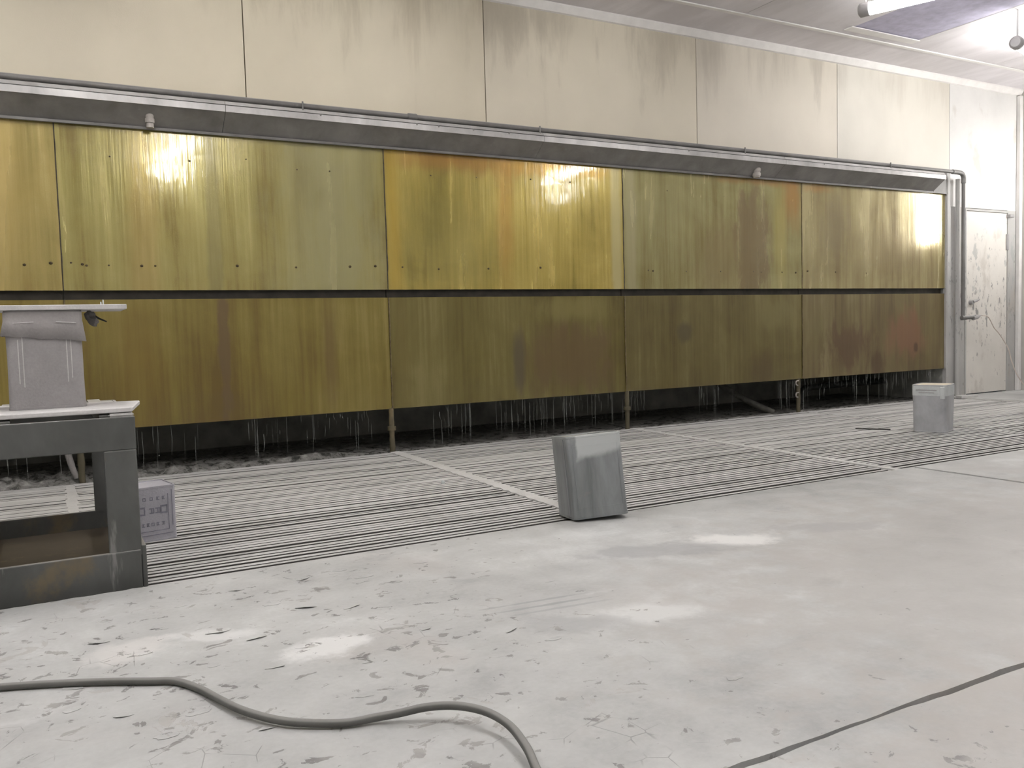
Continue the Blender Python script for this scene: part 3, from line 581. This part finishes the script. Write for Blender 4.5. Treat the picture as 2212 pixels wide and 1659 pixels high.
# ------------------------------------------------------------------ steel bench
BZ = gz(3.34)
bench = tag(empty('steel_bench', (-0.35, 3.34, BZ+0.002), (math.atan2(0.018, GB-GF), 0, 0)), 'low heavy grey steel bench frame at the left edge', 'bench')
bx0, bx1 = -0.66, 0.635; by0, by1 = -0.02, 0.88; H = 0.60-BZ
def part(nm, *a, bev=0.004): return obj(nm, bbox(*a, bev, 2), M_bench, bench)
part('top_rail', bx0, bx1, by0, by0+0.012, H-0.118, H); part('top_rail', bx0, bx1, by1-0.012, by1, H-0.118, H)
part('top_rail', bx0, bx0+0.012, by0+0.013, by1-0.013, H-0.118, H); part('top_rail', bx1-0.012, bx1, by0+0.013, by1-0.013, H-0.118, H)
for sx in (bx0, bx1-0.108):
    part('leg', sx+0.0008, sx+0.1072, by0-0.001, by0+0.011, 0.118, H-0.119); part('leg', sx+0.0008, sx+0.1072, by1-0.012, by1+0.0, 0.118, H-0.119)
part('bottom_rail', bx0, bx1-0.004, by0-0.008, by0+0.012, 0.0, 0.118+0.022); part('bottom_rail', bx0, bx1, by1-0.012, by1, 0.0, 0.135)
part('bottom_rail', bx1-0.003, bx1+0.014, by0+0.0, 0.55, 0.0, 0.155); part('bottom_rail', bx0-0.012, bx0-0.001, by0+0.01, by1, 0.0, 0.155)
part('top_flange', bx0+0.012, bx1-0.012, by0+0.012, by0+0.07, H-0.012, H-0.002, bev=0.002); part('top_flange', bx0+0.012, bx1-0.012, by1-0.07, by1-0.012, H-0.012, H-0.002, bev=0.002)
for x in (-0.3, 0.2, 0.52): part('cross_bar', x, x+0.05, by0+0.013, by1-0.013, H-0.03, H+0.008, bev=0.002)
obj('lower_tray', bbox(bx0+0.013, bx1-0.013, by0+0.013, by1-0.013, 0.045, 0.055), steel('tray_rust', (0.06, 0.045, 0.028), (0.09, 0.075, 0.055), 0.4, 0.7, 0.6, 3, 0.0), bench)
# powder mound on the bench corner
bm = prism_z([(0.55, -0.018), (0.633, -0.018), (0.633, 0.06), (0.60, 0.07), (0.55, 0.02)], H, H+0.012); bmesh.ops.bevel(bm, geom=bm.edges[:], offset=0.005, segments=2, affect='EDGES')
obj('powder_heap', bm, M_strip, bench)
ZB = 0.617
bm = prism_z([(-1.0, 3.35), (0.279, 3.322), (0.335, 3.66), (-1.0, 4.12)], ZB, ZB+0.017); bmesh.ops.bevel(bm, geom=bm.edges[:], offset=0.003, segments=1, affect='EDGES')
tag(obj('lower_board', bm, M_board), 'white powder-coated board lying on the steel bench', 'board')

# ------------------------------------------------------------------ square cans
def can_body(w, hh, r, dent, seed, taper=0.0, flat_top=True):
    bm = bmesh.new(); rings = []; nz = 16; rnd = random.Random(seed)
    prof = []
    for cx, cy, a0 in ((1, -1, -90), (1, 1, 0), (-1, 1, 90), (-1, -1, 180)):
        for q in range(5):
            a = math.radians(a0+90*q/4); prof.append((cx*(w/2-r)+r*math.cos(a), cy*(w/2-r)+r*math.sin(a)))
        # points along the next side
        nx, ny = {(1,-1): (1,1), (1,1): (-1,1), (-1,1): (-1,-1), (-1,-1): (1,-1)}[(cx, cy)]
        ax, ay = prof[-1]; a = math.radians(a0+90)
        bxp, byp = nx*(w/2-r)+r*math.cos(a), ny*(w/2-r)+r*math.sin(a)
        for q in range(1, 6): prof.append((ax+(bxp-ax)*q/6, ay+(byp-ay)*q/6))
    for k in range(nz+1):
        t = k/nz; ring = []
        for (x, y) in prof:
            m = max(abs(x), abs(y)); side = 1-min(1, (min(abs(x), abs(y))/(w/2)))
            n1 = mnoise.noise(Vector((x*9+seed, y*9, t*3.2)))
            s = 1-taper*(0.5-t)-dent*math.sin(math.pi*t)*(0.4+0.6*side)+0.006*n1*math.sin(math.pi*t)
            ring.append(bm.verts.new((x*s, y*s, 0.004+(hh-0.008)*t)))
        rings.append(ring)
    n = len(prof)
    for A, B in zip(rings, rings[1:]):
        for i in range(n): bm.faces.new((A[i], A[(i+1) % n], B[(i+1) % n], B[i])).smooth = True
    bm.faces.new(rings[0][::-1]); bm.faces.new(rings[-1]); return bm
def rim(w, r, z0, z1, out):
    bm = bmesh.new(); P = []
    for cx, cy, a0 in ((1, -1, -90), (1, 1, 0), (-1, 1, 90), (-1, -1, 180)):
        for q in range(5):
            a = math.radians(a0+90*q/4); P.append((cx*(w/2-r)+r*math.cos(a), cy*(w/2-r)+r*math.sin(a)))
    n = len(P); loops = []
    for s, z in ((1.0, z0), (1+out, z0+0.001), (1+out, z1-0.001), (1.0, z1), (0.94, z1), (0.94, z0)):
        loops.append([bm.verts.new((x*s, y*s, z)) for x, y in P])
    for a in range(6):
        A, B = loops[a], loops[(a+1) % 6]
        for i in range(n): bm.faces.new((A[i], A[(i+1) % n], B[(i+1) % n], B[i])).smooth = False
    bmesh.ops.recalc_face_normals(bm, faces=bm.faces[:]); return bm
def border(w, z0, z1, x0, x1, th=0.003, y=None):
    """raised rectangular border on the front face"""
    bm = bmesh.new(); y = -w/2 if y is None else y
    box(bm, x0, x1, y-0.0012, y+0.004, z0, z0+th); box(bm, x0, x1, y-0.0012, y+0.004, z1-th, z1)
    box(bm, x0, x0+th, y-0.0012, y+0.004, z0, z1); box(bm, x1-th, x1, y-0.0012, y+0.004, z0, z1); return bm
def square_can(name, loc, rot, w, hh, m, dent, seed, label, taper=0.0, r=0.022):
    o = tag(empty(name, loc, rot), label, 'can', 'square paint cans')
    obj('body', can_body(w, hh, r, dent, seed, taper), m, o)
    obj('top_rim', rim(w*(1+taper*0.5), r, hh-0.010, hh, 0.012), m, o); obj('bottom_rim', rim(w*(1-taper*0.5), r, 0.0, 0.009, 0.010), m, o)
    return o
# tilted can straddling the concrete edge
R = math.radians
c1 = square_can('square_can', (2.2127, 3.2857, 0.004), (R(-5.9), R(-2.9), R(-15.1)), 0.26, 0.375, M_can1, 0.008, 3, 'grey square tin can tilted on the edge of the grating')
W = 0.26
obj('embossed_border', border(W, 0.045, 0.330, -0.108, 0.108, 0.004, -W/2-0.0008), M_can1, c1)
obj('seam_fold', bbox(-W/2-0.0015, -W/2+0.006, -0.075, -0.062, 0.012, 0.363, 0.001, 1), M_can, c1)
obj('lid', bbox(-0.112, 0.112, -0.112, 0.112, 0.362, 0.369), M_spray, c1); obj('pour_cap', tb([(0.06, 0.05, 0.369), (0.06, 0.05, 0.3745)], 0.03, 16), M_can, c1)
# far upright can with pale masked top
c2 = square_can('square_can', (6.118, 4.2893, gz(4.29)), (0, 0, R(-70.9)), 0.245, 0.368, M_can2, -0.010, 8, 'upright pale square can on the far grating near the door', 0.05, 0.035)
bm = can_body(0.2535, 0.088, 0.034, -0.004, 5); obj('masking_band', bm, M_spray, c2, (0, 0, 0.2795), label='creamy white masked band round the top')
obj('opening', bbox(-0.105, 0.105, -0.105, 0.105, 0.366, 0.3665), plain('cream_lid', (0.66, 0.60, 0.46), 0.6), c2)
bm = bmesh.new(); box(bm, -0.09, 0.06, -0.1325, -0.128, 0.326, 0.331); box(bm, -0.07, 0.04, -0.1325, -0.128, 0.306, 0.310)
obj('band_crease', bm, M_candust, c2)
obj('band_tab', bbox(0.085, 0.118, -0.136, -0.12, 0.262, 0.352, 0.003, 1), M_spray, c2)
# can lying on its side behind the bench
c3 = square_can('square_can', (0.390, 4.135, gz(4.135)+0.001), (0, 0, R(10)), 0.185, 0.242, M_canpaper, 0.004, 15, 'small whitish printed square can standing behind the bench leg', 0.0, 0.012)
f3 = -0.0935
bm = bmesh.new()
for (a, b, c, d) in ((-0.075, 0.060, 0.044, 0.0465), (0.0575, 0.060, 0.044, 0.205), (0.074, 0.077, 0.060, 0.220), (-0.075, 0.075, 0.026, 0.0285)): box(bm, a, b, f3-0.0008, f3+0.006, c, d)
obj('printed_border', bm, M_ink, c3)
def glyphs(rows):
    """rows of worn illegible block characters: (height centre, char size, starts)"""
    bm = bmesh.new(); rnd = random.Random(21)
    for h0, sz, xs in rows:
        for x in xs:
            q = sz*0.42; k = rnd.random()
            for (a, b, c, d) in ((-1, 1, -1, -.6), (-1, 1, .6, 1), (-.2, .2, -1, 1) if k < .5 else (.7, 1, -1, 1), (-1, -.7, -1, 1) if k < .7 else (-.2, .2, -.6, .6)):
                box(bm, x+a*q*0.8, x+b*q*0.8, f3-0.0007, f3+0.006, h0+c*q, h0+d*q)
    return bm
obj('printed_text', glyphs([(0.188, 0.018, [-0.068, -0.042, -0.012, 0.016, 0.040]), (0.135, 0.030, [-0.012, 0.014]), (0.137, 0.044, [-0.055, 0.040]), (0.075, 0.018, [-0.070, -0.050, -0.030, -0.010, 0.012, 0.034])]), M_ink, c3, label='faded dark block print')
# dusty can on the bench, wrapped at the top
c4 = square_can('square_can', (0.022, 3.62, ZB+0.017), (0, 0, R(-2)), 0.245, 0.352, M_candust, 0.034, 27, 'powder-covered square can standing on the bench between two boards')
for q in (0.0, 0.014): obj('embossed_border', border(0.235, 0.03+q, 0.30-q, -0.085+q, 0.085-q, 0.003, -0.1195), M_strip, c4)
def wrap():
    bm = bmesh.new(); n = 64; top = []; lo = []; lo2 = []
    for i in range(n):
        a = 2*math.pi*i/n; ca, sa = math.cos(a), math.sin(a); m = max(abs(ca), abs(sa)); x, y = ca/m*0.1235, sa/m*0.1235
        fl = 1.02+0.07*abs(mnoise.noise(Vector((ca*2.1, sa*2.1, 3))))+(0.05 if abs(x) > 0.118 else 0)
        z = 0.262-0.10*(x+0.12)*0.9+0.008*mnoise.noise(Vector((ca*5, sa*5, 0)))
        top.append((x*1.008, y*1.008, 0.347)); lo.append((x*1.012, y*1.012, 0.315)); lo2.append((x*fl, y*(fl if y < 0 else 1.02), z))
    L = [[bm.verts.new(p) for p in q] for q in (top, lo, lo2)]
    inn = [bm.verts.new((x*0.985, y*0.985, z+0.0005)) for x, y, z in lo2]; L.append(inn)
    for A, B in zip(L, L[1:]):
        for i in range(n): bm.faces.new((A[i], A[(i+1) % n], B[(i+1) % n], B[i])).smooth = True
    return bm
obj('paper_wrap', wrap(), M_paper, c4, label='dusty masking paper flap with slanted lower edge')
bm = bmesh.new(); tube(bm, [(-0.095, -0.127, 0.308), (-0.03, -0.128, 0.311)], 0.0014, 5); tube(bm, [(0.04, -0.128, 0.311), (0.105, -0.128, 0.306)], 0.0014, 5)
obj('paper_crease', bm, M_board, c4)
ZT = ZB+0.017+0.352
bm = prism_z([(-0.30, 3.487), (0.292, 3.475), (0.292, 3.74), (-0.30, 3.75)], ZT+0.001, ZT+0.019); bmesh.ops.bevel(bm, geom=bm.edges[:], offset=0.002, segments=1, affect='EDGES')
tag(obj('upper_board', bm, M_board), 'white powdered board balanced on top of the bench can', 'board')
sc = tag(empty('loose_screws', (0.215, 3.56, ZT+0.019)), 'two small pale screws standing on the upper board', 'screws')
for dx, hh in ((-0.004, 0.013), (0.004, 0.021)): obj('screw', tb([(dx, 0, 0), (dx, 0, hh*0.8), (dx, 0, hh)], [0.0025, 0.0025, 0.001], 7), M_spray, sc)
# rag bundle hanging under the upper board
rg = tag(empty('hanging_rag', (0.175, 3.60, ZT-0.03)), 'crumpled grey rag hanging under the upper board beside the can', 'rag')
bm = bmesh.new(); bmesh.ops.create_icosphere(bm, subdivisions=3, radius=0.026)
for v in bm.verts:
    v.co.x *= 0.9; v.co.z *= 1.1; v.co.x += 0.35*(0.02-v.co.z)
    v.co *= 1+0.5*mnoise.noise(v.co*55)
obj('cloth', bm, M_rag, rg)
obj('tail', tb([(0.01, 0, 0.012), (0.03, 0, 0.0), (0.055, 0, -0.012)], [0.006, 0.004, 0.003], 6), M_dark, rg)

# ------------------------------------------------------------------ hoses and small debris on the floor
hp = [(-0.75, 2.62, .0105), (-0.40, 2.55, .0105), (-0.134, 2.476, .0105), (0.071, 2.382, .0105), (0.200, 2.305, .0105), (0.256, 2.268, .0105), (0.299, 2.185, .011), (0.330, 2.085, .014), (0.361, 1.995, .016), (0.405, 1.92, .015), (0.455, 1.868, .013), (0.544, 1.812, .0115), (0.610, 1.795, .014), (0.655, 1.770, .022), (0.715, 1.735, .036), (0.768, 1.692, .042), (0.808, 1.632, .042), (0.826, 1.560, .036), (0.820, 1.480, .026), (0.805, 1.42, .018), (0.775, 1.33, .0105), (0.70, 1.20, .0105), (0.60, 1.05, .0105)]
air = tag(obj('air_hose', tb(spline(hp, 8), 0.0092, 12), M_hose), 'dark rubber air hose winding over the peeling floor', 'hose')
ld = tag(obj('floor_debris', prism_z([(8.60, 5.70), (8.86, 5.68), (8.90, 5.75), (8.75, 5.80), (8.62, 5.78)], 0.0, 0.025), M_strip), 'flat grey scrap at the foot of the door column', 'debris')
tag(obj('stick_scrap', bbox(-0.13, 0.13, -0.006, 0.006, 0, 0.008), M_dark, None, (5.83, 4.62, gz(4.62)+0.001), (0, 0, R(-55))), 'thin dark stick lying left of the far can', 'debris')
tag(obj('pebble_scrap', tb([(2.02, 4.55, gz(4.5)), (2.02, 4.55, gz(4.5)+0.012), (2.02, 4.55, gz(4.5)+0.02)], [0.012, 0.012, 0.006], 8), M_spray), 'small white lump on the grating left of the joint bar', 'debris')

# ------------------------------------------------------------------ lamps
def tube_lamp(name, loc, ang, L, m, label, stems=True, rad=0.048):
    o = tag(empty(name, loc, (0, 0, ang)), label, 'lamp', 'tubular ceiling lamps')
    obj('glass_tube', tb([(0, 0.05, 0), (0, L-0.05, 0)], rad, 20), m, o)
    for y0, y1 in ((-0.03, 0.05), (L-0.05, L+0.03)): obj('end_cap', tb([(0, y0, 0), (0, y0+0.012, 0), (0, y1-0.012, 0), (0, y1, 0)], [rad*0.8, rad*1.12, rad*1.12, rad*1.02], 18), M_cap, o)
    hh = ZC-loc[2]
    for y in (0.02, L-0.02): obj('hanger_stem', tb([(0, y, rad), (0, y, hh)], 0.008, 8), M_housing, o)
    return o
def face(dx, dy): return math.atan2(-dx, dy)
tube_lamp('tube_lamp', (5.70, 4.60, 3.25), face(0.40, -0.915), 1.25, M_lampb, 'glowing tube lamp beside the lilac ceiling bay')
tube_lamp('tube_lamp', (7.36, 4.40, 3.165), face(0.97, 0.24), 1.25, M_lampb, 'tube lamp with round grey end cap at the right edge')
tube_lamp('tube_lamp', (7.40, 1.10, 3.22), face(0, -1), 1.25, M_lampb, 'tube lamp over the open floor reflected in the middle panel')
tube_lamp('tube_lamp', (1.72, 1.05, 3.22), face(0, -1), 1.25, M_lamp, 'tube lamp over the open floor reflected near the bench')
tube_lamp('tube_lamp', (-1.3, 2.9, 3.22), face(0, -1), 1.25, M_lamp, 'added unseen tube lamp over the near end of the booth')  # unseen tube added to raise the light on the left side
tube_lamp('tube_lamp', (8.05, -0.45, 3.22), face(0.25, -1), 1.25, M_lampc, 'rearmost tube lamp on the far side of the floor')
tube_lamp('tube_lamp', (1.80, -0.50, 3.22), face(0, -1), 1.25, M_lamp, 'added unseen rear tube lamp on the bench side of the floor')  # unseen tube added to light the left foreground floor
tube_lamp('tube_lamp', (0.30, 4.75, 3.25), face(0, -1), 1.25, M_lamp, 'added unseen tube lamp above the bench near the beige wall')  # unseen tube added to brighten the upper wall over the bench
tube_lamp('tube_lamp', (3.05, 4.70, 3.25), face(0, -1), 1.25, M_lampb, 'added unseen tube lamp above the middle grating near the beige wall')  # another added tube out of view, lifting the middle of the upper wall
wl = tag(empty('wall_lamp', (9.99, 4.85, 1.75)), 'upright tube lamp on the far end wall', 'lamp')
obj('back_plate', bbox(-0.03, 0.0, -0.05, 0.05, 0.0, 1.25, 0.004, 1), M_cap, wl)
obj('glass_tube', tb([(-0.075, 0, 0.05), (-0.075, 0, 1.20)], 0.029, 18), M_walllamp, wl)
for z in (0.0, 1.19): obj('end_cap', tb([(-0.075, 0, z), (-0.075, 0, z+0.06)], 0.05, 16), M_cap, wl)
